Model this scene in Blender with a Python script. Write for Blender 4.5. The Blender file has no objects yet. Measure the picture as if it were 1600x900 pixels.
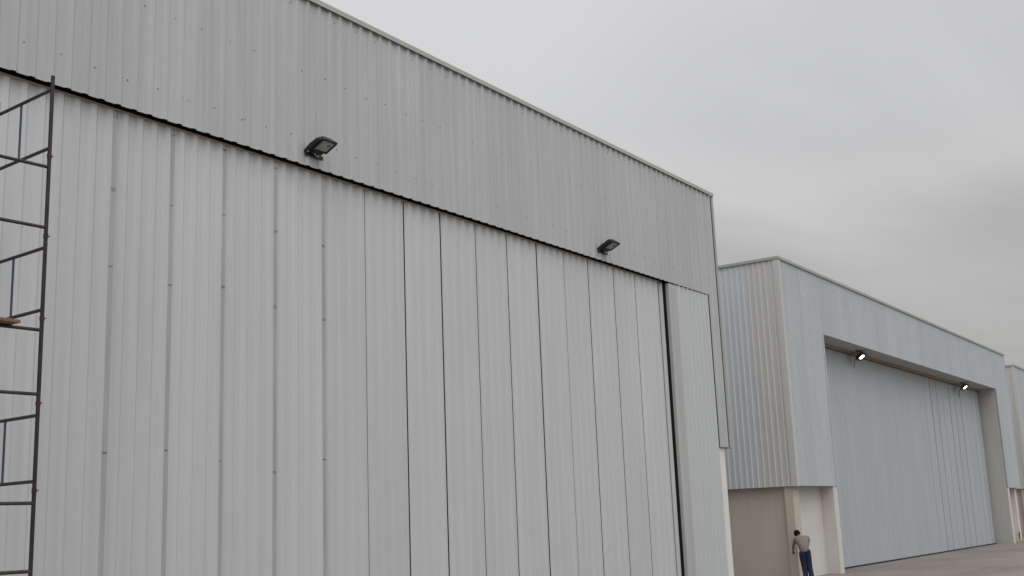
import bpy, bmesh, math, random
from mathutils import Vector, Matrix
random.seed(7)
PI = math.pi
SC = bpy.context.scene
COL = SC.collection

# ------------------------------------------------------------------ camera
YAW, PITCH, ROLL, FPX = 0.9685, 0.2037, -0.0397, 1772.59
CAM = Vector((0, 0, 2.2275))
fw = Vector((math.sin(YAW)*math.cos(PITCH), math.cos(YAW)*math.cos(PITCH), math.sin(PITCH)))
rt = Vector((math.cos(YAW), -math.sin(YAW), 0))
up = rt.cross(fw)
a = math.cos(ROLL)*rt + math.sin(ROLL)*up
b = -math.sin(ROLL)*rt + math.cos(ROLL)*up
cd = bpy.data.cameras.new('camera')
cam = bpy.data.objects.new('camera', cd); COL.objects.link(cam)
cam.matrix_world = Matrix(((a.x, b.x, -fw.x, CAM.x), (a.y, b.y, -fw.y, CAM.y), (a.z, b.z, -fw.z, CAM.z), (0, 0, 0, 1)))
cd.sensor_width = 36.0; cd.lens = FPX/1600*36.0; cd.clip_start = .05; cd.clip_end = 5000
SC.camera = cam

# ------------------------------------------------------------------ sky, sun, exposure
w = bpy.data.worlds.new('World'); SC.world = w; w.use_nodes = True
N, L = w.node_tree.nodes, w.node_tree.links
N.clear()
SUN_EL, SUN_AZ = math.radians(52), math.radians(215)     # azimuth clockwise from +Y
def nd(t, **k):
    n = N.new(t)
    for q, v in k.items(): setattr(n, q, v)
    return n
def mth(op, x, y=None, clamp=False):
    n = nd('ShaderNodeMath', operation=op); n.use_clamp = clamp
    for i, v in enumerate((x, y)):
        if v is None: continue
        if isinstance(v, (int, float)): n.inputs[i].default_value = v
        else: L.new(v, n.inputs[i])
    return n.outputs[0]
sky = nd('ShaderNodeTexSky', sky_type='NISHITA'); sky.sun_disc = False
sky.sun_elevation = SUN_EL; sky.sun_rotation = SUN_AZ; sky.air_density = 1.4; sky.dust_density = 4
tc = nd('ShaderNodeTexCoord')
sep = nd('ShaderNodeSeparateXYZ'); L.new(tc.outputs['Generated'], sep.inputs[0])
zz = mth('MAXIMUM', sep.outputs['Z'], 0.0)
# the cloud deck is a plane far overhead: direction / height gives streaks that flatten towards the horizon
den = mth('ADD', zz, 0.16)
px = mth('DIVIDE', sep.outputs['X'], den); py = mth('DIVIDE', sep.outputs['Y'], den)
cmb = nd('ShaderNodeCombineXYZ'); L.new(px, cmb.inputs[0]); L.new(py, cmb.inputs[1])
mp = nd('ShaderNodeMapping'); L.new(cmb.outputs[0], mp.inputs[0])
mp.inputs['Rotation'].default_value = (0, 0, math.radians(28)); mp.inputs['Scale'].default_value = (.55, 1.25, 1)
mp.inputs['Location'].default_value = (1.35, .4, 0)
n1 = nd('ShaderNodeTexNoise'); L.new(mp.outputs[0], n1.inputs['Vector'])
n1.inputs['Scale'].default_value = .8; n1.inputs['Detail'].default_value = 5.0; n1.inputs['Roughness'].default_value = .45; n1.inputs['Distortion'].default_value = .5
cl = nd('ShaderNodeMapRange', interpolation_type='SMOOTHSTEP'); L.new(n1.outputs['Fac'], cl.inputs['Value'])
cl.inputs['From Min'].default_value = .32; cl.inputs['From Max'].default_value = .68
cl.inputs['To Min'].default_value = .86; cl.inputs['To Max'].default_value = 1.10
# cloud base darkens towards the horizon, along a ragged line
zr = mth('ADD', sep.outputs['Z'], mth('MULTIPLY', mth('SUBTRACT', n1.outputs['Fac'], .5), .16))
rp = nd('ShaderNodeValToRGB'); L.new(zr, rp.inputs['Fac']); el = rp.color_ramp.elements; rp.color_ramp.interpolation = 'EASE'
for k, (p, v) in enumerate(((.09, .32), (.205, .43), (.27, .585), (.40, .62), (.50, .62), (.62, .80), (.95, 1.05))):
    e_ = el[k] if k < 2 else el.new(p)
    e_.position = p; e_.color = (v, v, v, 1)
dx = nd('ShaderNodeMapRange', interpolation_type='SMOOTHSTEP'); L.new(sep.outputs['X'], dx.inputs['Value'])      # thicker cloud towards +X
dx.inputs['From Min'].default_value = .77; dx.inputs['From Max'].default_value = .89
dx.inputs['To Min'].default_value = .98; dx.inputs['To Max'].default_value = .82
lum = mth('MULTIPLY', mth('MULTIPLY', cl.outputs[0], dx.outputs[0]), rp.outputs['Color'])
wr = nd('ShaderNodeMapRange'); L.new(zz, wr.inputs['Value'])          # warmer low down
wr.inputs['From Min'].default_value = .02; wr.inputs['From Max'].default_value = .34
tint = nd('ShaderNodeMix', data_type='RGBA'); L.new(wr.outputs[0], tint.inputs['Factor'])
tint.inputs[6].default_value = (1.01, .985, .965, 1); tint.inputs[7].default_value = (.992, .988, .992, 1)
vm = nd('ShaderNodeVectorMath', operation='SCALE'); L.new(tint.outputs[2], vm.inputs[0]); L.new(lum, vm.inputs['Scale'])
sk = nd('ShaderNodeVectorMath', operation='SCALE'); L.new(sky.outputs[0], sk.inputs[0]); sk.inputs['Scale'].default_value = 1.0
mx = nd('ShaderNodeMix', data_type='RGBA'); mx.inputs['Factor'].default_value = .94
vm2 = nd('ShaderNodeVectorMath', operation='SCALE'); L.new(vm.outputs[0], vm2.inputs[0]); vm2.inputs['Scale'].default_value = 10.0
L.new(sk.outputs[0], mx.inputs[6]); L.new(vm2.outputs[0], mx.inputs[7])
bg = nd('ShaderNodeBackground'); bg.inputs['Strength'].default_value = .1
L.new(mx.outputs[2], bg.inputs['Color'])
ow = nd('ShaderNodeOutputWorld'); L.new(bg.outputs[0], ow.inputs['Surface'])

sd = bpy.data.lights.new('sun', 'SUN'); sd.energy = .6; sd.angle = math.radians(60); sd.color = (1, .97, .93)
sun = bpy.data.objects.new('sun', sd); COL.objects.link(sun)
sdir = Vector((math.sin(SUN_AZ)*math.cos(SUN_EL), math.cos(SUN_AZ)*math.cos(SUN_EL), math.sin(SUN_EL)))
sun.rotation_euler = sdir.to_track_quat('Z', 'Y').to_euler()
vs = SC.view_settings; vs.view_transform = 'Standard'; vs.look = 'None'; vs.gamma = 1; vs.exposure = 0.4; vs.use_curve_mapping = False
SC.render.resolution_x, SC.render.resolution_y = 1024, 576

# ------------------------------------------------------------------ materials
def mat(name, col, rough=.5, metal=0., var=.06, scale=(1, 1, 1), nscale=1.5, col2=None, bump=0., bscale=40, spec=.5, streak=0., emit=0., tone=0., sheetw=0., shx=0., axis='X'):
    m = bpy.data.materials.new(name); m.use_nodes = True
    n, l = m.node_tree.nodes, m.node_tree.links
    bs = n['Principled BSDF']
    bs.inputs['Roughness'].default_value = rough; bs.inputs['Metallic'].default_value = metal
    bs.inputs['Specular IOR Level'].default_value = spec
    t = n.new('ShaderNodeTexCoord'); mpn = n.new('ShaderNodeMapping'); l.new(t.outputs['Object'], mpn.inputs[0])
    mpn.inputs['Scale'].default_value = scale
    no = n.new('ShaderNodeTexNoise'); l.new(mpn.outputs[0], no.inputs['Vector'])
    no.inputs['Scale'].default_value = nscale; no.inputs['Detail'].default_value = 5; no.inputs['Roughness'].default_value = .6
    r = n.new('ShaderNodeMapRange'); l.new(no.outputs['Fac'], r.inputs['Value'])
    r.inputs['From Min'].default_value = .3; r.inputs['From Max'].default_value = .7
    mixn = n.new('ShaderNodeMix'); mixn.data_type = 'RGBA'; l.new(r.outputs[0], mixn.inputs['Factor'])
    c2 = col2 or tuple(c*(1+var) for c in col)
    c1 = col if col2 else tuple(c*(1-var) for c in col)
    mixn.inputs[6].default_value = (*c1, 1); mixn.inputs[7].default_value = (*c2, 1)
    out = mixn.outputs[2]
    if streak:
        mp2 = n.new('ShaderNodeMapping'); l.new(t.outputs['Object'], mp2.inputs[0]); mp2.inputs['Scale'].default_value = (3.5, 3.5, .12)
        s2 = n.new('ShaderNodeTexNoise'); l.new(mp2.outputs[0], s2.inputs['Vector']); s2.inputs['Scale'].default_value = 2.2; s2.inputs['Detail'].default_value = 4
        r2 = n.new('ShaderNodeMapRange'); l.new(s2.outputs['Fac'], r2.inputs['Value'])
        r2.inputs['From Min'].default_value = .38; r2.inputs['From Max'].default_value = .72; r2.inputs['To Min'].default_value = 1.0; r2.inputs['To Max'].default_value = 1-streak
        m2 = n.new('ShaderNodeVectorMath'); m2.operation = 'SCALE'; l.new(out, m2.inputs[0]); l.new(r2.outputs[0], m2.inputs['Scale'])
        out = m2.outputs[0]
    if sheetw:     # each sheet of the cladding comes from its own batch
        sp = n.new('ShaderNodeSeparateXYZ'); l.new(t.outputs['Object'], sp.inputs[0])
        q1 = n.new('ShaderNodeMath'); q1.operation = 'SUBTRACT'; l.new(sp.outputs[axis], q1.inputs[0]); q1.inputs[1].default_value = shx
        q2 = n.new('ShaderNodeMath'); q2.operation = 'DIVIDE'; l.new(q1.outputs[0], q2.inputs[0]); q2.inputs[1].default_value = sheetw
        q3 = n.new('ShaderNodeMath'); q3.operation = 'FLOOR'; l.new(q2.outputs[0], q3.inputs[0])
        wn = n.new('ShaderNodeTexWhiteNoise'); wn.noise_dimensions = '1D'; l.new(q3.outputs[0], wn.inputs['W'])
        r4 = n.new('ShaderNodeMapRange'); l.new(wn.outputs['Value'], r4.inputs['Value']); r4.inputs['To Min'].default_value = .97; r4.inputs['To Max'].default_value = 1.03
        m4 = n.new('ShaderNodeVectorMath'); m4.operation = 'SCALE'; l.new(out, m4.inputs[0]); l.new(r4.outputs[0], m4.inputs['Scale']); out = m4.outputs[0]
    if tone:
        oi = n.new('ShaderNodeObjectInfo'); r3 = n.new('ShaderNodeMapRange'); l.new(oi.outputs['Random'], r3.inputs['Value'])
        r3.inputs['To Min'].default_value = 1-tone; r3.inputs['To Max'].default_value = 1+tone
        m3 = n.new('ShaderNodeVectorMath'); m3.operation = 'SCALE'; l.new(out, m3.inputs[0]); l.new(r3.outputs[0], m3.inputs['Scale']); out = m3.outputs[0]
    l.new(out, bs.inputs['Base Color'])
    if bump:
        nb = n.new('ShaderNodeTexNoise'); l.new(t.outputs['Object'], nb.inputs['Vector']); nb.inputs['Scale'].default_value = bscale; nb.inputs['Detail'].default_value = 4
        bn = n.new('ShaderNodeBump'); l.new(nb.outputs['Fac'], bn.inputs['Height']); bn.inputs['Strength'].default_value = bump; bn.inputs['Distance'].default_value = .02
        l.new(bn.outputs[0], bs.inputs['Normal'])
    if emit:
        bs.inputs['Emission Color'].default_value = (1, .98, .93, 1); bs.inputs['Emission Strength'].default_value = emit
    return m
V = (.6, .6, .15)
M = {}
M['sheet'] = mat('grey coated steel sheet', (.475, .492, .508), .5, .1, .04, V, 1.1, streak=.10, bump=.09, bscale=1.6, sheetw=1.1432, shx=31.05)
M['door'] = mat('pale grey door sheet', (.552, .570, .588), .5, .1, .035, V, 1.0, streak=.06, tone=.03, bump=.08, bscale=1.6)
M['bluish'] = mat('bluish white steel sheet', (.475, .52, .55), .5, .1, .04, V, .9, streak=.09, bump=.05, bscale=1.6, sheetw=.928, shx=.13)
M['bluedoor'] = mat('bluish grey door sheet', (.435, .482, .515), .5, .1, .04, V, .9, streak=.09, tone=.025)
M['pilaster'] = mat('pale pilaster sheet', (.535, .562, .58), .5, .1, .03, V, .9, streak=.05)
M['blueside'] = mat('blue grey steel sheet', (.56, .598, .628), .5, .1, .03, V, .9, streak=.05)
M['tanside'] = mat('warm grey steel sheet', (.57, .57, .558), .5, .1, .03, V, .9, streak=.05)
M['trim'] = mat('galvanised trim', (.46, .475, .472), .5, .1, .05, V, 1.5, streak=.10)
M['flash'] = mat('cream roof flashing', (.375, .38, .355), .5, .1, .03, (1, 1, 1), .8)
M['galv'] = mat('galvanised strip', (.37, .395, .415), .45, .15, .14, (5, 5, .35), 1.5)
M['pinkrail'] = mat('pinkish primed angle', (.36, .30, .285), .6, .1, .15, (.4, 4, 4), 2)
M['tan'] = mat('tan primed steel', (.36, .27, .20), .6, .1, .15, (.4, 4, 4), 2)
M['rail'] = mat('brown primed steel', (.14, .10, .085), .6, .1, .15, (.4, 4, 4), 2)
M['dark'] = mat('black gap', (.012, .011, .011), .8, 0, .1)
M['screw'] = mat('dark screw head', (.22, .22, .23), .5, .3, .1)
M['roof'] = mat('roof sheet', (.40, .41, .41), .5, .2, .05, V, 1.0)
M['beige'] = mat('beige rendered wall', (.53, .475, .415), .85, 0, .04, (1, 1, 1), .9, bump=.25, bscale=60, streak=.05, spec=.2)
M['cream'] = mat('cream painted wall', (.64, .61, .585), .8, 0, .03, (1, 1, 1), .9, bump=.2, bscale=60, streak=.03, spec=.2)
M['white'] = mat('white painted pillar', (.72, .712, .705), .7, 0, .03, (1, 1, 1), 1.2, bump=.15, bscale=50, streak=.05, spec=.25)
M['wallwhite'] = mat('white rendered wall', (.635, .625, .61), .8, 0, .03, (1, 1, 1), 1.2, bump=.2, bscale=50, streak=.06, spec=.2)
M['reveal'] = mat('beige reveal sheet', (.50, .485, .455), .6, .05, .04, V, 1.0, streak=.06)
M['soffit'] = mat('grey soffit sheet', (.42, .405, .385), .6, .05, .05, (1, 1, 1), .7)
M['black'] = mat('black cast aluminium', (.014, .014, .016), .5, .2, .3, (1, 1, 1), 8)
M['glass'] = mat('floodlight glass', (.10, .11, .10), .12, .0, .35, (1, 1, 1), 6, spec=.8)
M['reflector'] = mat('lamp reflector dull', (.30, .31, .28), .35, .5, .25, (1, 1, 1), 9)
M['lit'] = mat('lit floodlight glass', (.9, .88, .8), .3, 0, .02, emit=4)
M['green'] = mat('dark olive housing', (.055, .058, .035), .5, .2, .2, (1, 1, 1), 8)
M['tube'] = mat('dark purple brown scaffold tube', (.016, .009, .020), .5, .2, .5, (1, 1, .6), 7, col2=(.04, .026, .034))
M['railtube'] = mat('dark grey scaffold tube', (.026, .023, .022), .55, .2, .5, (1, 1, 1), 7, col2=(.06, .05, .042))
M['strut'] = mat('dark blue scaffold strut', (.05, .075, .12), .5, .2, .2, (1, 1, 1), 7)
M['rust'] = mat('rusty steel', (.055, .030, .026), .8, .1, .4, (1, 1, 1), 12)
M['wood'] = mat('weathered red brown plank', (.20, .115, .075), .75, 0, .3, (14, .8, 14), 1.2, bump=.3, bscale=30)
M['skin'] = mat('brown skin', (.22, .10, .065), .55, 0, .12, (1, 1, 1), 9)
M['hair'] = mat('black hair', (.008, .007, .007), .8, 0, .3, (1, 1, 1), 30, bump=.5, bscale=90, spec=.08)
M['shirt'] = mat('taupe cotton shirt', (.20, .172, .150), .85, 0, .1, (1, 1, 1), 6, bump=.35, bscale=14)
M['jeans'] = mat('navy denim', (.011, .017, .052), .85, 0, .3, (1, 1, .5), 8, bump=.4, bscale=16)
M['shoe'] = mat('dark leather', (.02, .017, .015), .5, 0, .2)
M['ochre'] = mat('ochre concrete kerb', (.36, .29, .21), .85, 0, .15, (1, 1, 1), 3, bump=.2)
M['glazegap'] = M['dark']

def ground_mat():
    m = bpy.data.materials.new('sandy concrete apron'); m.use_nodes = True
    n, l = m.node_tree.nodes, m.node_tree.links; bs = n['Principled BSDF']
    t = n.new('ShaderNodeTexCoord')
    def noise(sc, s, d, ro=.6):
        p = n.new('ShaderNodeMapping'); l.new(t.outputs['Object'], p.inputs[0]); p.inputs['Scale'].default_value = sc
        q = n.new('ShaderNodeTexNoise'); l.new(p.outputs[0], q.inputs['Vector']); q.inputs['Scale'].default_value = s; q.inputs['Detail'].default_value = d; q.inputs['Roughness'].default_value = ro
        return q.outputs['Fac']
    def mixc(f, c1, c2, lo=.35, hi=.65):
        r = n.new('ShaderNodeMapRange'); l.new(f, r.inputs['Value']); r.inputs['From Min'].default_value = lo; r.inputs['From Max'].default_value = hi
        x = n.new('ShaderNodeMix'); x.data_type = 'RGBA'; l.new(r.outputs[0], x.inputs['Factor'])
        for k, c in ((6, c1), (7, c2)):
            if isinstance(c, tuple): x.inputs[k].default_value = (*c, 1)
            else: l.new(c, x.inputs[k])
        return x.outputs[2]
    big = mixc(noise((.25, .5, 1), .7, 5), (.215, .195, .172), (.275, .252, .225))
    fine = mixc(noise((1, 1, 1), 9, 6, .7), (.86, .86, .86), (1.08, 1.07, 1.06), .3, .7)
    v = n.new('ShaderNodeVectorMath'); v.operation = 'MULTIPLY'; l.new(big, v.inputs[0]); l.new(fine, v.inputs[1])
    # saw-cut joints of the slab, 5 m bays
    br = n.new('ShaderNodeTexBrick'); l.new(t.outputs['Object'], br.inputs['Vector'])
    br.offset = 0; br.inputs['Scale'].default_value = 1; br.inputs['Brick Width'].default_value = 6; br.inputs['Row Height'].default_value = 5
    br.inputs['Mortar Size'].default_value = .012; br.inputs['Color1'].default_value = (1, 1, 1, 1); br.inputs['Color2'].default_value = (.94, .94, .95, 1); br.inputs['Mortar'].default_value = (.45, .43, .4, 1)
    v2 = n.new('ShaderNodeVectorMath'); v2.operation = 'MULTIPLY'; l.new(v.outputs[0], v2.inputs[0]); l.new(br.outputs['Color'], v2.inputs[1])
    l.new(v2.outputs[0], bs.inputs['Base Color']); bs.inputs['Roughness'].default_value = .9; bs.inputs['Specular IOR Level'].default_value = .2
    bn = n.new('ShaderNodeBump'); l.new(noise((1, 1, 1), 25, 5), bn.inputs['Height']); bn.inputs['Strength'].default_value = .3; bn.inputs['Distance'].default_value = .01; l.new(bn.outputs[0], bs.inputs['Normal'])
    return m
M['ground'] = ground_mat()

# ------------------------------------------------------------------ mesh helpers
class MB:
    def __init__(s): s.v, s.f, s.m = [], [], []
    def face(s, pts, mi=0):
        i = len(s.v); s.v += [tuple(p) for p in pts]; s.f.append(tuple(range(i, i+len(pts)))); s.m.append(mi)
    def box(s, x0, x1, y0, y1, z0, z1, mi=0):
        i = len(s.v)
        s.v += [(x, y, z) for x in (x0, x1) for y in (y0, y1) for z in (z0, z1)]
        for q in ((0, 1, 3, 2), (4, 6, 7, 5), (0, 4, 5, 1), (2, 3, 7, 6), (0, 2, 6, 4), (1, 5, 7, 3)):
            s.f.append(tuple(i+k for k in q)); s.m.append(mi)
    def prism(s, prof, fn, t0, t1, mi=0):
        """closed prism: prof is a list of (p,q), fn(p,q,t) -> xyz"""
        i = len(s.v); k = len(prof)
        s.v += [fn(p, q, t0) for p, q in prof] + [fn(p, q, t1) for p, q in prof]
        for j in range(k):
            j2 = (j+1) % k; s.f.append((i+j, i+j2, i+k+j2, i+k+j)); s.m.append(mi)
        s.f.append(tuple(range(i+k-1, i-1, -1))); s.m.append(mi); s.f.append(tuple(range(i+k, i+2*k))); s.m.append(mi)
    def tube(s, p0, p1, r, seg=10, mi=0, r1=None):
        p0, p1 = Vector(p0), Vector(p1); d = (p1-p0).normalized(); u = d.orthogonal().normalized(); v = d.cross(u); i = len(s.v); r1 = r if r1 is None else r1
        for p, rr in ((p0, r), (p1, r1)):
            s.v += [tuple(p+rr*(math.cos(2*PI*k/seg)*u+math.sin(2*PI*k/seg)*v)) for k in range(seg)]
        for k in range(seg):
            k2 = (k+1) % seg; s.f.append((i+k, i+k2, i+seg+k2, i+seg+k)); s.m.append(mi)
        s.f.append(tuple(range(i+seg-1, i-1, -1))); s.m.append(mi); s.f.append(tuple(range(i+seg, i+2*seg))); s.m.append(mi)
    def path(s, pts, r, seg=8, mi=0):
        for p, q in zip(pts, pts[1:]): s.tube(p, q, r, seg, mi)
    def build(s, name, mats, parent=None, smooth=False, bevel=0):
        me = bpy.data.meshes.new(name); me.from_pydata(s.v, [], s.f); me.update()
        if not isinstance(mats, (list, tuple)): mats = [mats]
        for q in mats: me.materials.append(q)
        for p, mi in zip(me.polygons, s.m): p.material_index = mi
        bm = bmesh.new(); bm.from_mesh(me); bmesh.ops.recalc_face_normals(bm, faces=bm.faces); bm.to_mesh(me); bm.free()
        if smooth:
            for p in me.polygons: p.use_smooth = True
        o = bpy.data.objects.new(name, me); COL.objects.link(o)
        if parent: o.parent = parent
        if bevel:
            bv = o.modifiers.new('bevel', 'BEVEL'); bv.width = bevel; bv.segments = 2; bv.limit_method = 'ANGLE'
        return o
def empty(name, loc=(0, 0, 0), rz=0):
    o = bpy.data.objects.new(name, None); COL.objects.link(o); o.location = loc; o.rotation_euler = (0, 0, rz); o.empty_display_size = .3
    return o
def tag(o, label=None, cat=None, group=None, kind=None):
    for k, v in (('label', label), ('category', cat), ('group', group), ('kind', kind)):
        if v: o[k] = v
    return o
def copy_tree(o, parent=None):
    c = o.copy(); COL.objects.link(c)
    if parent: c.parent = parent
    for ch in list(o.children): copy_tree(ch, c)
    return c

def rib_profile(x0, x1, pitch, phase, h, base, top, jitter=0.):
    """list of (x, out) from x0 to x1; ribs stand outwards by h"""
    pts = [(x0, 0.)]
    k = math.floor((x0-phase)/pitch)-1
    while True:
        c = phase+k*pitch; k += 1
        if c-base/2 > x1: break
        for dx, o in ((-base/2, 0), (-top/2, h), (top/2, h), (base/2, 0)):
            x = c+dx
            if x0+1e-4 < x < x1-1e-4: pts.append((x, o))
    def at(x):
        f = ((x-phase)/pitch - math.floor((x-phase)/pitch+.5))*pitch; f = abs(f)
        return h if f < top/2 else (0 if f > base/2 else h*(base/2-f)/(base/2-top/2))
    pts[0] = (x0, at(x0)); pts.append((x1, at(x1)))
    return pts
def front_sheet(mb, x0, x1, z0, z1, y, pitch, phase=0., h=.04, base=.11, top=.05, mi=0, th=.006):
    pr = rib_profile(x0, x1, pitch, phase, h, base, top)
    prof = [(x, y-o) for x, o in pr] + [(x, y-o+th) for x, o in reversed(pr)]
    i = len(mb.v); k = len(prof)
    mb.v += [(p, q, z0) for p, q in prof] + [(p, q, z1) for p, q in prof]
    n = len(pr)
    for j in range(k):
        j2 = (j+1) % k; mb.f.append((i+j, i+j2, i+k+j2, i+k+j)); mb.m.append(mi)
    for off in (0, k):
        for j in range(n-1):
            mb.f.append((i+off+j, i+off+j+1, i+off+k-2-j, i+off+k-1-j)); mb.m.append(mi)
def side_sheet(mb, y0, y1, z0, z1, x, pitch, phase=0., h=.04, base=.11, top=.05, mi=0, sgn=-1, th=.006):
    pr = rib_profile(y0, y1, pitch, phase, h, base, top)
    prof = [(x+sgn*o, q) for q, o in pr] + [(x+sgn*o-sgn*th, q) for q, o in reversed(pr)]
    i = len(mb.v); k = len(prof); n = len(pr)
    mb.v += [(p, q, z0) for p, q in prof] + [(p, q, z1) for p, q in prof]
    for j in range(k):
        j2 = (j+1) % k; mb.f.append((i+j, i+j2, i+k+j2, i+k+j)); mb.m.append(mi)
    for off in (0, k):
        for j in range(n-1):
            mb.f.append((i+off+j, i+off+j+1, i+off+k-2-j, i+off+k-1-j)); mb.m.append(mi)
def screw(mb, x, y, z, r=.013, mi=1):
    mb.tube((x, y+.004, z), (x, y-.010, z), r, 6, mi)

# ------------------------------------------------------------------ ground
g = MB(); g.face([(-2500, -2500, 0), (2500, -2500, 0), (2500, 2500, 0), (-2500, 2500, 0)])
tag(g.build('ground', M['ground']), kind='structure')

# ------------------------------------------------------------------ the near hangar
P1 = .2858
def near_hangar():
    R = empty('hangar', (14, 14, 0))
    R0 = MB
    root = R
    def put(mb, name, mats, par=None, **k):
        o = mb.build(name, mats, None, **k)
        o.parent = par or root
        if par is None: o.matrix_parent_inverse = Matrix.Translation(root.location).inverted()
        return o
    XL, XR = -3.8, 31.41
    ZT = 11.86
    ph = 31.19
    m = MB(); front_sheet(m, XL, 31.30, 8.645, ZT, 14.0, P1, ph, .035, .125, .055)
    # fixings: three small heads at every sheet lap, one between
    for zi, z in enumerate((9.12, 10.42, 11.66)):
        k = 0; x = ph-.143
        while x > XL+.3:
            j = lambda: random.uniform(-.012, .012)
            if random.random() < .12: pass
            elif k % 4 == (1 + zi) % 4:
                for q in (-.10, .02, .10): screw(m, x+q+j(), 14.0, z+random.uniform(-.03, .03), random.choice((.009, .012, .014)))
            elif k % 4 == (3 + zi) % 4: screw(m, x+j(), 14.0, z+j(), .012)
            k += 1; x -= P1
    put(m, 'header_cladding', [M['sheet'], M['screw']])
    m = MB(); front_sheet(m, 30.655, 31.30, 4.14, 8.645, 14.0, P1, ph, .035, .125, .055)
    put(m, 'corner_cladding', M['sheet'])
    m = MB(); front_sheet(m, 28.55, 30.652, .02, 8.63, 14.022, .262, 28.75, .03, .11, .05)
    for z in (2.9, 4.7, 6.6):
        for k in range(4): screw(m, 28.88+k*.524, 14.022, z, .010)
    put(m, 'pilaster_cladding', [M['pilaster'], M['screw']])
    m = MB(); m.prism([(28.06, 14.09), (28.06, 13.995), (28.10, 13.985), (28.54, 13.985), (28.58, 14.02), (28.58, 14.06), (28.4, 14.09)], lambda p, q, t: (p, q, t), .02, 8.60)
    put(m, 'pilaster_trim', M['trim'])
    m = MB(); m.box(28.068, 28.10, 14.092, 14.34, .02, 8.6); put(m, 'blackened_return', M['dark'])  # return of the pilaster trim, coloured black to paint shade into the gap
    m = MB()
    m.prism([(31.295, 13.955), (31.42, 13.955), (31.42, 14.2), (31.40, 14.2), (31.40, 13.975), (31.295, 13.975)], lambda p, q, t: (p, q, t), 4.12, 11.86)
    put(m, 'corner_trim', M['flash'])
    m = MB(); m.box(30.66, 31.13, 14.07, 14.6, 0, 4.135); put(m, 'pillar', M['white'])
    for q in ((XL+.1, 31.28, 14.30, 14.5, 8.95, 11.8), (28.36, 31.1, 14.14, 14.5, 0, 8.94), (XL+.1, -.8, 14.14, 14.5, 0, 8.94)):
        m = MB(); m.box(*q); put(m, 'front_wall', M['dark'])   # wall body behind the sheets
    m = MB(); side_sheet(m, 14.2, 46, 4.14, ZT, XR-.05, P1, 0, .035, .125, .055, 0, 1)
    m.box(31.0, 31.2, 14.6, 46, 0, 4.14, 1)
    m.box(31.2, 31.33, 14.6, 46, 4.16, ZT-.05, 1)
    put(m, 'side_wall', [M['sheet'], M['cream']])
    m = MB(); side_sheet(m, 14.0, 46, 4.14, ZT, XL+.05, P1, 0, .035, .125, .055, 0, -1)
    m.box(XL+.1, XL+.35, 14.5, 46, 0, ZT-.05, 1)
    put(m, 'side_wall', [M['sheet'], M['cream']])
    m = MB(); m.box(XL+.05, XR-.05, 46, 46.2, 0, ZT-.05); put(m, 'rear_wall', M['sheet'])
    m = MB()
    for x0, x1, z0, z1 in ((XL+.1, 13.8, 11.3, 11.75), (13.8, XR-.1, 11.75, 11.3)):
        m.prism([(x0, z0), (x1, z1), (x1, z1-.1), (x0, z0-.1)], lambda p, q, t: (p, t, q), 14.5, 46)
    put(m, 'roof', M['roof'])
    m = MB()
    pr = [(13.925, ZT-.03), (13.935, ZT+.075), (14.0, ZT+.09), (14.34, ZT+.075), (14.34, ZT-.06), (14.31, ZT-.06), (14.31, ZT+.045), (13.95, ZT+.055), (13.945, ZT-.03)]
    m.prism(pr, lambda p, q, t: (t, p, q), XL-.02, XR+.03)
    m.box(XR-.02, XR+.06, 14.342, 46.2, ZT-.03, ZT+.075)
    m.box(XL-.06, XL+.02, 14.342, 46.2, ZT-.03, ZT+.075)
    put(m, 'roof_flashing', M['flash'])
    # folding / sliding door
    m = MB(); m.box(-.8, 28.06, 14.235, 14.29, .02, 8.9)
    D = put(m, 'door', M['dark'])
    edges = [10.155, 11.225, 12.285, 13.44, 14.62, 15.725, 16.875, 18.045, 19.27, 20.45, 21.66, 22.85, 23.99, 25.265, 26.42, 27.76, 27.955]
    gaps = [.006, .006, .006, .006, .006, .014, .034, .034, .028, .028, .038, .026, .022, .034, .028, .045, .0]
    e = [edges[0]-1.13*k for k in range(10, 0, -1)] + edges
    gp = [.006]*10 + gaps
    Y = 14.165
    for k in range(len(e)-1):
        x0, x1 = e[k]+gp[k]/2, e[k+1]-gp[k+1]/2
        wd = x1-x0; m = MB(); p = wd/4.0
        if wd < .6:
            m.box(x0, x1, Y-.01, Y+.06, .03, 8.60)
            m.prism([(x0+.07, Y-.01), (x0+.09, Y-.045), (x1-.03, Y-.045), (x1-.02, Y-.01)], lambda a_, b_, t: (a_, b_, t), .031, 8.59)
        else:
            yo = Y + random.uniform(-.004, .004)
            front_sheet(m, x0, x1, .03, 8.625, yo, p, x0+p/2, .040, p*.62, p*.28)
            m.box(x0, x0+.012, yo+.0035, yo+.06, .031, 8.59, 2); m.box(x1-.012, x1, yo+.0035, yo+.06, .031, 8.59, 2)  # edge flanges coloured black: painted shade in the joints
            for z in (1.05, 2.9, 4.72, 6.6, 8.36):
                for q in (.12, .62): 
                    if z < 8 or q < .2: screw(m, x0+q*wd/1.0*.98, yo, z+random.uniform(-.02, .02), .011)
        put(m, 'door_panel', [M['door'], M['screw'], M['dark']], D)
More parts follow.
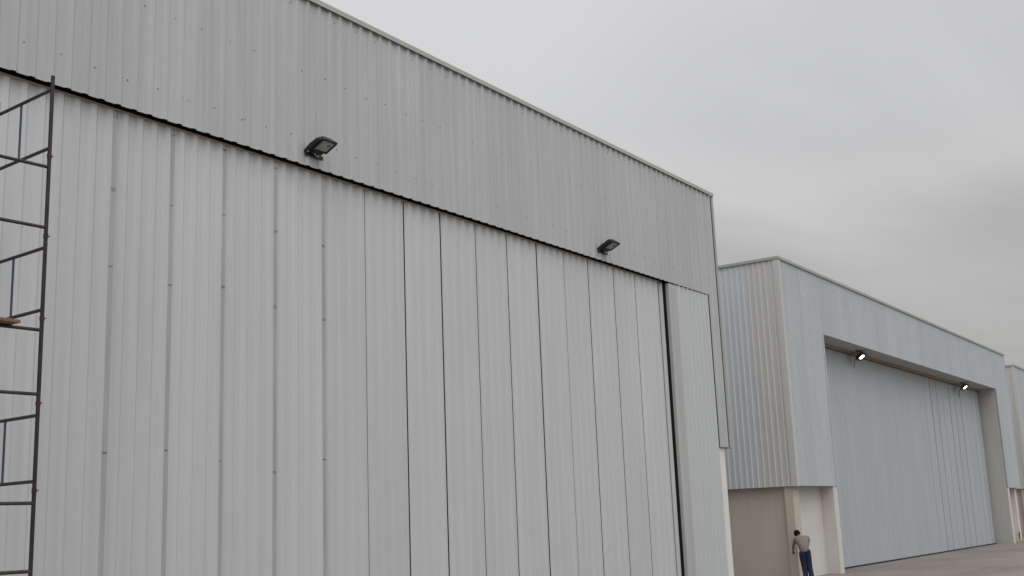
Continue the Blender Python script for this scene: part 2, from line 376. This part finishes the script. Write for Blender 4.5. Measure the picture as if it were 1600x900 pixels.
    # galvanised cover strips on the laps of the older panels, with strap ends
    for k in range(len(e)):
        if k < 10 or k > 14: continue
        x = e[k]; m = MB()
        brk = [8.50, 7.35+random.uniform(-.12, .12), 6.05+random.uniform(-.2, .2), 3.35+random.uniform(-.15, .15), .04]
        for z1, z0 in zip(brk, brk[1:]):
            o = random.uniform(0, .004)
            m.prism([(x-.145, Y-.006), (x-.125, Y-.026-o), (x-.02, Y-.026-o), (x-.006, Y-.03-o), (x+.002, Y-.006)], lambda a_, b_, t: (a_, b_, t), z0+.012, z1)
        for z in brk[:-1]:
            if random.random() < .25: continue
            z += random.uniform(-.05, .05)
            m.box(x-.14, x+.004, Y-.034, Y-.005, z-.003, z+.004, 1); m.box(x-.158, x-.148, Y-.028, Y-.005, z-.04, z+.02, 1)
        for z in (2.9, 4.72, 6.6): screw(m, x-.16, Y-.006, z, .012)
        put(m, 'cover_strip', [M['galv'], M['screw']], D)
    m = MB(); m.prism([(Y-.052, 8.603), (Y-.052, 8.631), (Y+.05, 8.631), (Y+.05, 8.626), (Y-.046, 8.626), (Y-.046, 8.603)], lambda p, q, t: (t, p, q), -.75, 27.9)
    put(m, 'top_rail', M['pinkrail'], D)
    return R
h1 = near_hangar()
tag(h1, 'large near hangar of ribbed grey steel with unlit black floodlights above its tall door', 'hangar', 'hangars in a row along the apron')

# ------------------------------------------------------------------ the second and third hangars
P2 = .232
def far_hangar():
    R = empty('hangar', (0, 0, 0))
    W = 35.22; F = 0.0; ZB, ZT, ZL = 3.06, 10.88, 8.643
    o0, o1 = 3.92, 32.0     # opening
    yd = .93                # door plane
    def put(mb, name, mats, par=None, **k): return mb.build(name, mats, par or R, **k)
    m = MB()
    front_sheet(m, .16, o0-.12, ZB, ZL, F, P2, .25, .028, .10, .04)
    front_sheet(m, o1+.10, W-.16, ZB, ZL, F, P2, .25, .028, .10, .04)
    front_sheet(m, .16, W-.16, ZL, ZT, F, P2, .25, .028, .10, .04)
    put(m, 'front_cladding', M['bluish'])
    m = MB()
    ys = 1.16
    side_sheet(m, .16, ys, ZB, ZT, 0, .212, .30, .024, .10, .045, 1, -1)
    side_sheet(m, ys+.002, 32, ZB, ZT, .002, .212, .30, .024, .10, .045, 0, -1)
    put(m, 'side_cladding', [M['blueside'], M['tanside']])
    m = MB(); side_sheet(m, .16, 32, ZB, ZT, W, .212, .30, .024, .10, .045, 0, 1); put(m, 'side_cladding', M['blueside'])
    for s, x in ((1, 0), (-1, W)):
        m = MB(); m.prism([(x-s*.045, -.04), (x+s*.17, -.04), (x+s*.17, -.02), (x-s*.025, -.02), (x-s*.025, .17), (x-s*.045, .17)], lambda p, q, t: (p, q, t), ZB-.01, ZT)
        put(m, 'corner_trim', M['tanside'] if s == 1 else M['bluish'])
    for x0, x1 in ((o0-.125, o0+.004), (o1-.004, o1+.105)):
        m = MB(); m.box(x0, x1, -.038, .008, ZB-.006, ZL); put(m, 'jamb_trim', M['bluish'])
    for x0, x1 in ((o0-.40, o0), (o1, o1+.42)):   # piers of the opening, to the ground
        m = MB(); m.box(x0, x1, .012, 1.0, 0, ZB-.012); put(m, 'pier', M['cream'])
    for x0, x1 in ((.07, .62), (W-.62, W-.07)):
        m = MB(); m.box(x0, x1, .20, .497, 0, ZB-.002); put(m, 'column', M['beige'] if x0 < 1 else M['cream'])
    for x0, x1 in ((.43, o0-.4), (o1+.42, W-.43)):
        m = MB(); m.box(x0, x1, .5, .8, 0, ZB+.008); put(m, 'front_wall', M['wallwhite'])
    for x0, x1 in ((.22, .42), (W-.42, W-.22)):
        m = MB(); m.box(x0, x1, .5, 32, 0, ZB+.008); put(m, 'side_wall', M['beige'])
    for x0, x1 in ((.05, o0-.4), (o1+.42, W-.05)):
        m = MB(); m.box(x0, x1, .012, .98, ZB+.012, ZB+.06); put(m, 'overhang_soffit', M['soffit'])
    for x0, x1, z0 in ((o1-.03, o1+.01, 0), (o0-.01, o0+.03, ZB)):
        m = MB(); m.box(x0, x1, .03, yd+.25, z0, ZL-.004); put(m, 'reveal', M['reveal'])
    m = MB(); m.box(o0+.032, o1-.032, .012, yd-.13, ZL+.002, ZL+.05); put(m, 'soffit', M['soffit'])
    m = MB()
    m.prism([(yd-.115, ZL-.002), (yd-.115, ZL-.05), (yd-.10, ZL-.05), (yd-.10, ZL-.09), (yd-.02, ZL-.09), (yd-.02, ZL-.002)], lambda p, q, t: (t, p, q), o0+.035, o1-.035)
    put(m, 'door_track', M['tan'])
    m = MB(); m.box(o0+.035, o1-.035, yd-.06, yd+.0, ZL-.125, ZL-.095); put(m, 'track_guard', M['rail'])
    m = MB(); m.box(.3, W-.3, 1.25, 1.4, 0, ZT-.05); put(m, 'inner_wall', M['dark'])
    m = MB(); m.box(.3, W-.3, 31.8, 32, 0, ZT-.05); put(m, 'rear_wall', M['blueside'])
    m = MB()
    for x0, x1, z0, z1 in ((.1, W/2, 10.3, 10.75), (W/2, W-.1, 10.75, 10.3)):
        m.prism([(x0, z0), (x1, z1), (x1, z1-.1), (x0, z0-.1)], lambda p, q, t: (p, t, q), .3, 32)
    put(m, 'roof', M['roof'])
    m = MB(); z = ZT
    m.box(-.07, W+.07, -.07, .15, z-.03, z+.075); m.box(-.07, .15, .15, 32.1, z-.03, z+.075); m.box(W-.15, W+.07, .15, 32.1, z-.03, z+.075)
    put(m, 'roof_flashing', M['flash'], bevel=.008)
    m = MB(); m.box(o0+.03, o1-.032, yd+.10, yd+.16, .05, 8.75)
    D = put(m, 'door', M['dark'])
    ed = [o0+.035+k*1.13 for k in range(15)]+[20.52, 21.72, 22.86, 24.0, 25.26, 26.40, 27.62, 28.78, 30.05, 31.1, 31.68, 31.80]
    ed = [q if i < 15 else q for i, q in enumerate(ed)]
    gp = [.006]*15+[.03, .065, .055, .035, .065, .055, .06, .03, .03, .05, .04, 0]
    for k in range(len(ed)-1):
        x0, x1 = ed[k]+gp[k]/2, ed[k+1]-gp[k+1]/2; m = MB(); n = max(1, round((x1-x0)/.235)); p = (x1-x0)/n
        front_sheet(m, x0, x1, .06, 8.7, yd+.03, p, x0+p/2, .018, p*.55, p*.25)
        m.box(x0, x0+.012, yd+.0335, yd+.099, .061, 8.69, 1); m.box(x1-.012, x1, yd+.0335, yd+.099, .061, 8.69, 1)  # panel edges blackened here too, shade painted into the joints
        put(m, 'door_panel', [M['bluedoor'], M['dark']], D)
    m = MB(); m.box(o0+.03, o1-.05, yd+.01, yd+.09, .012, .055); put(m, 'bottom_seal', M['black'], D)
    return R
h2 = far_hangar(); h2.location = (37.033, 14.22, 0)
tag(h2, 'pale bluish hangar behind the bending man, with two lit lamps over its door', 'hangar', 'hangars in a row along the apron')
h3 = copy_tree(h2); h3.location = (78.4, 14.9, 0)
tag(h3, 'farthest hangar, only a pale corner sliver showing past the right end of the bluish hangar', 'hangar', 'hangars in a row along the apron')

# low kerb in the recess at the far end of the second hangar, with a bent wire standing on it
m = MB(); m.box(69.47, 72.4, 14.30, 15.17, 0, .13)
tag(m.build('kerb', M['ochre'], bevel=.01), 'low ochre kerb at the foot of the second hangar, past its door', 'kerb')
m = MB(); pts = [(71.30, 14.40, .13), (71.42, 14.40, .42), (71.50, 14.40, .56), (71.56, 14.41, .56), (71.62, 14.42, .42), (71.72, 14.43, .13)]
m.path(pts, .022, 8)
tag(m.build('bent_rod', M['rust']), 'dark bent rod standing on the ochre kerb at the far right', 'rod')

# ------------------------------------------------------------------ floodlights on the near hangar
def floodlight():
    R = empty('floodlight')
    # local frame: wall is the plane y=0, lamp stands out to -y; glass faces down and out
    t = math.atan2(.115, .25)
    def T(x, v, n): # v along the glass towards the wall, n along the outward normal of the glass
        c, s = math.cos(t), math.sin(t)
        return (x, -.475+v*c - n*s, .10-v*s - n*c)
    m = MB()  # housing: bowl behind a frame
    prof_out = []
    def ring(sx, v0, v1, n, r=.03):
        pts = []
        for cx, cv, a0 in ((sx-r, v1-r, 0), (-sx+r, v1-r, PI/2), (-sx+r, v0+r, PI), (sx-r, v0+r, 1.5*PI)):
            for k in range(4):
                a_ = a0+k*PI/6; pts.append(T(cx+r*math.cos(a_), cv+r*math.sin(a_), n))
        return pts
    rings = [ring(.20, -.045, .315, .012), ring(.215, -.055, .325, 0), ring(.215, -.055, .325, -.03), ring(.20, -.04, .31, -.05), ring(.15, 0, .28, -.14, .05), ring(.08, .06, .24, -.165, .05)]
    inner = [ring(.175, -.012, .282, .012), ring(.172, -.01, .28, -.012)]
    k = 16
    def bridge(A, B):
        i = len(m.v); m.v += A+B
        for j in range(k): m.f.append((i+j, i+(j+1) % k, i+k+(j+1) % k, i+k+j)); m.m.append(0)
    bridge(inner[1], inner[0]); bridge(inner[0], rings[0])
    for A, B in zip(rings, rings[1:]): bridge(A, B)
    i = len(m.v); m.v += rings[-1]; m.f.append(tuple(range(i, i+k))); m.m.append(0)
    for q in range(7):   # cooling fins on the back
        x = -.12+q*.04; m.prism([(.03, -.05), (.26, -.05), (.22, -.185), (.08, -.185)], lambda p, n_, s: T(s, p, n_), x-.006, x+.006)
    H = m.build('housing', M['black'], R)
    for x in (-.11, .11):
        m = MB(); m.prism([(-.07, -.01), (-.045, -.01), (-.045, .022), (-.07, .022)], lambda p, n_, s: T(s, p, n_), x-.02, x+.02)
        m.build('clip', M['black'], R)
    m = MB(); i = len(m.v); m.v += ring(.1725, -.0105, .2805, -.006); m.f.append(tuple(range(16))); m.m.append(0)
    i = len(m.v); m.v += ring(.1725, -.0105, .2805, -.010); m.f.append(tuple(range(i+15, i-1, -1))); m.m.append(0)
    for j in range(16): m.f.append((j, (j+1) % 16, 16+(j+1) % 16, 16+j)); m.m.append(0)
    gl = m.build('glass', M['reflector'], R)
    m = MB(); m.tube(T(.07, .10, -.0055), T(.07, .10, .0005), .035, 12); m.tube(T(.055, .125, .0006), T(.085, .075, .0006), .008, 8)
    m.build('bulb', M['glass'], gl)
    m = MB()  # ballast box and yoke back to the wall
    m.prism([(.29, -.10), (.44, -.09), (.45, -.02), (.40, .02), (.33, .03), (.29, .01)], lambda p, n_, s: T(s, p, n_), -.15, .10)
    m.build('ballast_box', M['black'], R)
    m = MB()
    for x in (-.235, .08): m.prism([(.03, -.02), (.31, -.02), (.50, -.05), (.50, -.10), (.30, -.125), (.06, -.11)], lambda p, n_, s: T(s, p, n_), x-.012, x+.012)
    m.box(-.25, .25, -.06, -.036, -.13, -.05)
    m.build('bracket', M['black'], R)
    m = MB(); pts = [T(-.05+.06*math.cos(q*PI/8), .36, .05+.055*math.sin(q*PI/8)) for q in range(9)]
    m.path(pts, .008, 6); m.build('cable', M['trim'], R)
    return R
f1 = floodlight(); f1.scale = (.88, .88, .88); f1.location = (14.16, 14.0, 8.93)
tag(f1, 'unlit black floodlight on the near hangar, above the middle of its door, looking larger', 'floodlight', 'unlit floodlights on the near hangar')
f2 = copy_tree(f1); f2.location = (24.44, 14.0, 8.93)
tag(f2, 'unlit black floodlight on the near hangar, above the right end of its door', 'floodlight', 'unlit floodlights on the near hangar')

# ------------------------------------------------------------------ lit floodlights under the second hangar's soffit
def lit_lamp():
    R = empty('floodlight')
    m = MB()
    t = math.radians(38)
    def T(x, v, n):
        c, s = math.cos(t), math.sin(t); return (x, v*c - n*s, -v*s - n*c)
    def ring(sx, sv, n, r):
        pts = []
        for cx, cv, a0 in ((sx-r, sv-r, 0), (-sx+r, sv-r, PI/2), (-sx+r, -sv+r, PI), (sx-r, -sv+r, 1.5*PI)):
            for k in range(4):
                a_ = a0+k*PI/6; pts.append(T(cx+r*math.cos(a_), cv+r*math.sin(a_), n))
        return pts
    rg = [ring(.26, .20, 0, .05), ring(.28, .22, -.01, .06), ring(.28, .22, -.05, .06), ring(.20, .16, -.14, .06), ring(.10, .09, -.17, .05)]
    inn = [ring(.148, .108, -.02, .06), ring(.152, .112, -.004, .06)]
    seq = inn+rg; k = 16
    for A, B in zip(seq, seq[1:]):
        i = len(m.v); m.v += A+B
        for j in range(k): m.f.append((i+j, i+(j+1) % k, i+k+(j+1) % k, i+k+j)); m.m.append(0)
    i = len(m.v); m.v += rg[-1]; m.f.append(tuple(range(i, i+k))); m.m.append(0)
    m.build('housing', M['green'], R)
    m = MB(); m.v += ring(.15, .11, -.006, .06) + ring(.15, .11, -.016, .06)
    m.f += [tuple(range(16)), tuple(range(31, 15, -1))]; m.m += [0, 0]
    for j in range(16): m.f.append((j, (j+1) % 16, 16+(j+1) % 16, 16+j)); m.m.append(0)
    m.build('glass', M['lit'], R)
    m = MB()
    for x in (-.30, .30): m.path([(x, .02, -.02), (x, .12, .24)], .018, 6)
    m.box(-.32, .32, .08, .16, .24, .26)
    m.build('bracket', M['green'], R)
    m = MB(); m.path([(-.05, .05, .1), (-.1, .2, .0), (-.12, .30, -.2), (-.12, .34, -.45)], .012, 6); m.build('cable', M['black'], R)
    return R
l1 = lit_lamp(); l1.location = (46.75, 14.66, 8.382)
tag(l1, 'glowing floodlight under the bluish hangar\'s lintel, near the door\'s left end', 'floodlight', 'lit floodlights on the second hangar')
l2 = copy_tree(l1); l2.location = (63.9, 14.66, 8.382)
tag(l2, 'glowing floodlight under the bluish hangar\'s lintel, farther one, above the dark door joints', 'floodlight', 'lit floodlights on the second hangar')

# ------------------------------------------------------------------ scaffold tower
def scaffold():
    R = empty('scaffold_tower', (7.665, 12.0, 0), math.radians(-3))
    S = 1.3
    # local: near right post at (0,0); +y towards the wall, -x to the left
    corners = [(0, 0), (0, S), (-S, 0), (-S, S)]
    top = 7.80
    def frame(pa, pb, z0, h, with_top):
        m = MB(); F = empty('frame'); F.parent = R
        for p in (pa, pb):
            m = MB(); m.tube((*p, z0), (*p, z0+h), .0245, 12)
            m.tube((*p, z0+.0), (*p, z0+.05), .030, 12, 1)
            m.build('post', [M['tube'], M['rust']], F, smooth=False)
        d = Vector((pb[0]-pa[0], pb[1]-pa[1], 0))
        for z in (z0+.13, z0+.885):
            m = MB(); m.tube((*pa, z), (*pb, z), .021, 10); m.build('rail', M['railtube'], F)
        q = Vector((*pa, 0))+d*.55
        m = MB(); m.tube((q.x, q.y, z0+.15), (q.x, q.y, z0+.865), .015, 8); m.build('strut', M['strut'], F)
        m = MB()   # spigot pin
        m.tube((*pa, z0+.02), (pa[0]+(.05 if pa[0] == 0 else -.05), pa[1]-.01, z0+.03), .006, 6)
        m.build('pin', M['rust'], F)
    z = 6.77; k = 0
    while z > .5:
        if k % 2 == 0:
            frame(corners[0], corners[1], z, 1.0 if k else 1.06, k == 0); frame(corners[2], corners[3], z, 1.0 if k else 1.06, k == 0)
        else:
            frame(corners[0], corners[2], z, 1.0, False); frame(corners[1], corners[3], z, 1.0, False)
        z -= 1.0; k += 1
    for c in corners:
        m = MB(); m.tube((*c, .02), (*c, .78), .019, 10); m.tube((*c, .60), (*c, .66), .04, 8); m.box(c[0]-.08, c[0]+.08, c[1]-.08, c[1]+.08, 0, .02)
        m.build('screw_jack', M['rust'], R)
    return R
sc = scaffold()
tag(sc, 'dark tubular scaffold tower standing before the near hangar door at the left edge', 'scaffold')
m = MB(); m.box(-.14, .14, -.95, .95, -.02, .02)
pl = m.build('plank', M['wood'], bevel=.006)
pl.location = (7.15, 12.80, 4.697); pl.rotation_euler = (0, 0, math.radians(1))
tag(pl, 'short red brown wooden plank lying on a crossbar of the scaffold', 'plank')

# ------------------------------------------------------------------ person at the corner of the second hangar
def skinned(name, nodes, edges, material, parent, root=0, sub=2):
    """nodes: list of (co, rx, ry)"""
    me = bpy.data.meshes.new(name); me.from_pydata([n[0] for n in nodes], edges, []); me.update()
    o = bpy.data.objects.new(name, me); COL.objects.link(o)
    sk_ = o.modifiers.new('skin', 'SKIN'); sk_.use_smooth_shade = True
    for i, n in enumerate(nodes):
        v = me.skin_vertices[0].data[i]; v.radius = (n[1], n[2]); v.use_root = (i == root)
    s = o.modifiers.new('sub', 'SUBSURF'); s.levels = sub; s.render_levels = sub
    dg = bpy.context.evaluated_depsgraph_get(); ev = o.evaluated_get(dg)
    nm = bpy.data.meshes.new_from_object(ev)
    bpy.data.objects.remove(o); bpy.data.meshes.remove(me)
    nm.name = name; nm.materials.clear(); nm.materials.append(material)
    for p in nm.polygons: p.use_smooth = True
    r = bpy.data.objects.new(name, nm); COL.objects.link(r); r.parent = parent
    return r
def person():
    # local x = facing direction (away from the viewer), y = the figure's left, z = up
    R = empty('person')
    J = {
        'pelvis': ((.0, .09, .95), .135, .115), 'waist': ((.09, .10, 1.09), .13, .105), 'chest': ((.23, .13, 1.27), .165, .115),
        'neckb': ((.35, .175, 1.40), .07, .07), 'neck': ((.39, .195, 1.435), .064, .064),
        'head0': ((.43, .215, 1.465), .075, .08), 'head1': ((.465, .23, 1.505), .088, .102), 'head2': ((.48, .235, 1.55), .06, .07),
        'shL': ((.29, .30, 1.345), .062, .06), 'elL': ((.33, .40, 1.10), .043, .043), 'wrL': ((.52, .39, .94), .029, .029), 'haL': ((.60, .38, .90), .036, .022),
        'shR': ((.27, -.05, 1.36), .062, .06), 'elR': ((.42, -.10, 1.12), .043, .043), 'wrR': ((.57, .03, 1.0), .029, .029), 'haR': ((.63, .06, .98), .036, .022),
        'hipL': ((.0, .185, .88), .10, .10), 'knL': ((.05, .145, .49), .062, .062), 'anL': ((-.02, .12, .09), .042, .042), 'toL': ((.13, .14, .045), .042, .035),
        'hipR': ((.0, .005, .88), .10, .10), 'knR': ((.03, -.02, .49), .062, .062), 'anR': ((-.06, -.06, .09), .042, .042), 'toR': ((.09, -.07, .045), .042, .035)}
    chain = [('pelvis', 'waist'), ('waist', 'chest'), ('chest', 'neckb'), ('neckb', 'neck'), ('neck', 'head0'), ('head0', 'head1'), ('head1', 'head2'),
             ('chest', 'shL'), ('shL', 'elL'), ('elL', 'wrL'), ('wrL', 'haL'), ('chest', 'shR'), ('shR', 'elR'), ('elR', 'wrR'), ('wrR', 'haR'),
             ('pelvis', 'hipL'), ('hipL', 'knL'), ('knL', 'anL'), ('anL', 'toL'), ('pelvis', 'hipR'), ('hipR', 'knR'), ('knR', 'anR'), ('anR', 'toR')]
    ks = list(J); nodes = [J[k] for k in ks]; ed = [(ks.index(p), ks.index(q)) for p, q in chain]
    # fingers, rooted in the palms
    for side, hand, sgn in (('L', 'haL', 1), ('R', 'haR', -1)):
        h = Vector(J[hand][0]); wr_ = Vector(J['wr'+side][0]); d = (h-wr_).normalized(); acr = d.cross(Vector((0, 0, 1))).normalized(); curl = acr.cross(d).normalized()
        hi = ks.index(hand)
        for q, ln in ((-.030, .062), (-.010, .075), (.010, .072), (.030, .055)):
            i = len(nodes); p1 = h+d*.03+acr*q; p2 = h+d*(.03+ln*.55)+acr*q-curl*.008; p3 = h+d*(.03+ln*.85)+acr*q-curl*.035
            nodes += [(tuple(p1), .011, .011), (tuple(p2), .010, .010), (tuple(p3), .008, .008)]; ed += [(hi, i), (i, i+1), (i+1, i+2)]
        i = len(nodes); p1 = h-d*.01+acr*sgn*.045; p2 = h+d*.03+acr*sgn*.06-curl*.02
        nodes += [(tuple(p1), .013, .013), (tuple(p2), .010, .010)]; ed += [(hi, i), (i, i+1)]
    body = skinned('body', nodes, ed, M['skin'], R, 0)
    # nose and ears grown into one small mesh with the face side (mostly hidden, the head is bent away)
    c = Vector((.465, .23, 1.505))
    def blob(name, cen, rad, material, n=12, cut=None, jit=0, rot=None):
        bm = bmesh.new(); bmesh.ops.create_uvsphere(bm, u_segments=n*2, v_segments=n, radius=1)
        if cut is not None:
            kill = [v for v in bm.verts if cut(v.co)]; bmesh.ops.delete(bm, geom=kill, context='VERTS')
        rm = rot or Matrix.Identity(3)
        for v in bm.verts:
            f = 1+random.uniform(-jit, jit); v.co = rm @ Vector((v.co.x*rad[0]*f, v.co.y*rad[1]*f, v.co.z*rad[2]*f)) + Vector(cen)
        me = bpy.data.meshes.new(name); bm.to_mesh(me); bm.free(); me.materials.append(material)
        for p in me.polygons: p.use_smooth = True
        o = bpy.data.objects.new(name, me); COL.objects.link(o); o.parent = R; return o
    tilt = Matrix.Rotation(math.radians(42), 3, 'Y') @ Matrix.Rotation(math.radians(-14), 3, 'X')
    blob('hair', (.452, .226, 1.505), (.122, .106, .128), M['hair'], 12, cut=lambda v: (v.x > .45 and v.z < .45) or v.z < -.80, jit=.03, rot=tilt)
    for s in (-1, 1): blob('ear', tuple(c+tilt @ Vector((.0, s*.090, -.015))), (.020, .012, .032), M['skin'], 6, rot=tilt)
    blob('nose', tuple(c+tilt @ Vector((.115, 0, -.02))), (.022, .016, .028), M['skin'], 6, rot=tilt)
    for s in (-1, 1): blob('eye', tuple(c+tilt @ Vector((.094, s*.034, .005))), (.012, .015, .010), M['white'], 6, rot=tilt)
    blob('mouth', tuple(c+tilt @ Vector((.096, 0, -.062))), (.012, .026, .007), M['rust'], 6, rot=tilt)
    # shirt: torso plus short sleeves, hanging a little over the belt
    sn = {'hem': ((-.06, .09, .84), .172, .152), 'w': ((.08, .10, 1.09), .172, .142), 'c': ((.225, .13, 1.27), .195, .138), 'col': ((.335, .165, 1.395), .085, .08),
          'sL': ((.285, .305, 1.345), .085, .082), 'sL2': ((.312, .37, 1.19), .074, .074), 'sR': ((.27, -.065, 1.36), .085, .082), 'sR2': ((.35, -.10, 1.21), .074, .074)}
    k2 = list(sn); e2 = [(k2.index(p), k2.index(q)) for p, q in (('hem', 'w'), ('w', 'c'), ('c', 'col'), ('c', 'sL'), ('sL', 'sL2'), ('c', 'sR'), ('sR', 'sR2'))]
    skinned('shirt', [sn[k] for k in k2], e2, M['shirt'], R, 0)
    tn = {'p': ((.02, .095, 1.05), .148, .126), 'hl': ((-.01, .185, .86), .128, .118), 'kl': ((.045, .145, .49), .098, .098), 'al': ((-.02, .12, .11), .085, .085), 'bl': ((-.02, .12, .05), .08, .08),
          'hr': ((-.01, .0, .86), .128, .118), 'kr': ((.025, -.02, .49), .098, .098), 'ar': ((-.055, -.055, .11), .085, .085), 'br': ((-.06, -.06, .05), .08, .08)}
    k3 = list(tn); e3 = [(k3.index(p), k3.index(q)) for p, q in (('p', 'hl'), ('hl', 'kl'), ('kl', 'al'), ('al', 'bl'), ('p', 'hr'), ('hr', 'kr'), ('kr', 'ar'), ('ar', 'br'))]
    skinned('trousers', [tn[k] for k in k3], e3, M['jeans'], R, 0)
    for ax, ay in ((-.02, .12), (-.06, -.06)):
        blob('shoe', (ax+.06, ay, .045), (.15, .055, .05), M['shoe'], 8, cut=lambda v: v.z < -.88)
    return R
pe = person(); pe.location = (36.495, 13.85, 0); pe.rotation_euler = (0, 0, math.atan2(13.95, 36.22)+math.radians(8))
tag(pe, 'man in taupe T-shirt and navy jeans bending forward at the bluish hangar\'s corner', 'person')
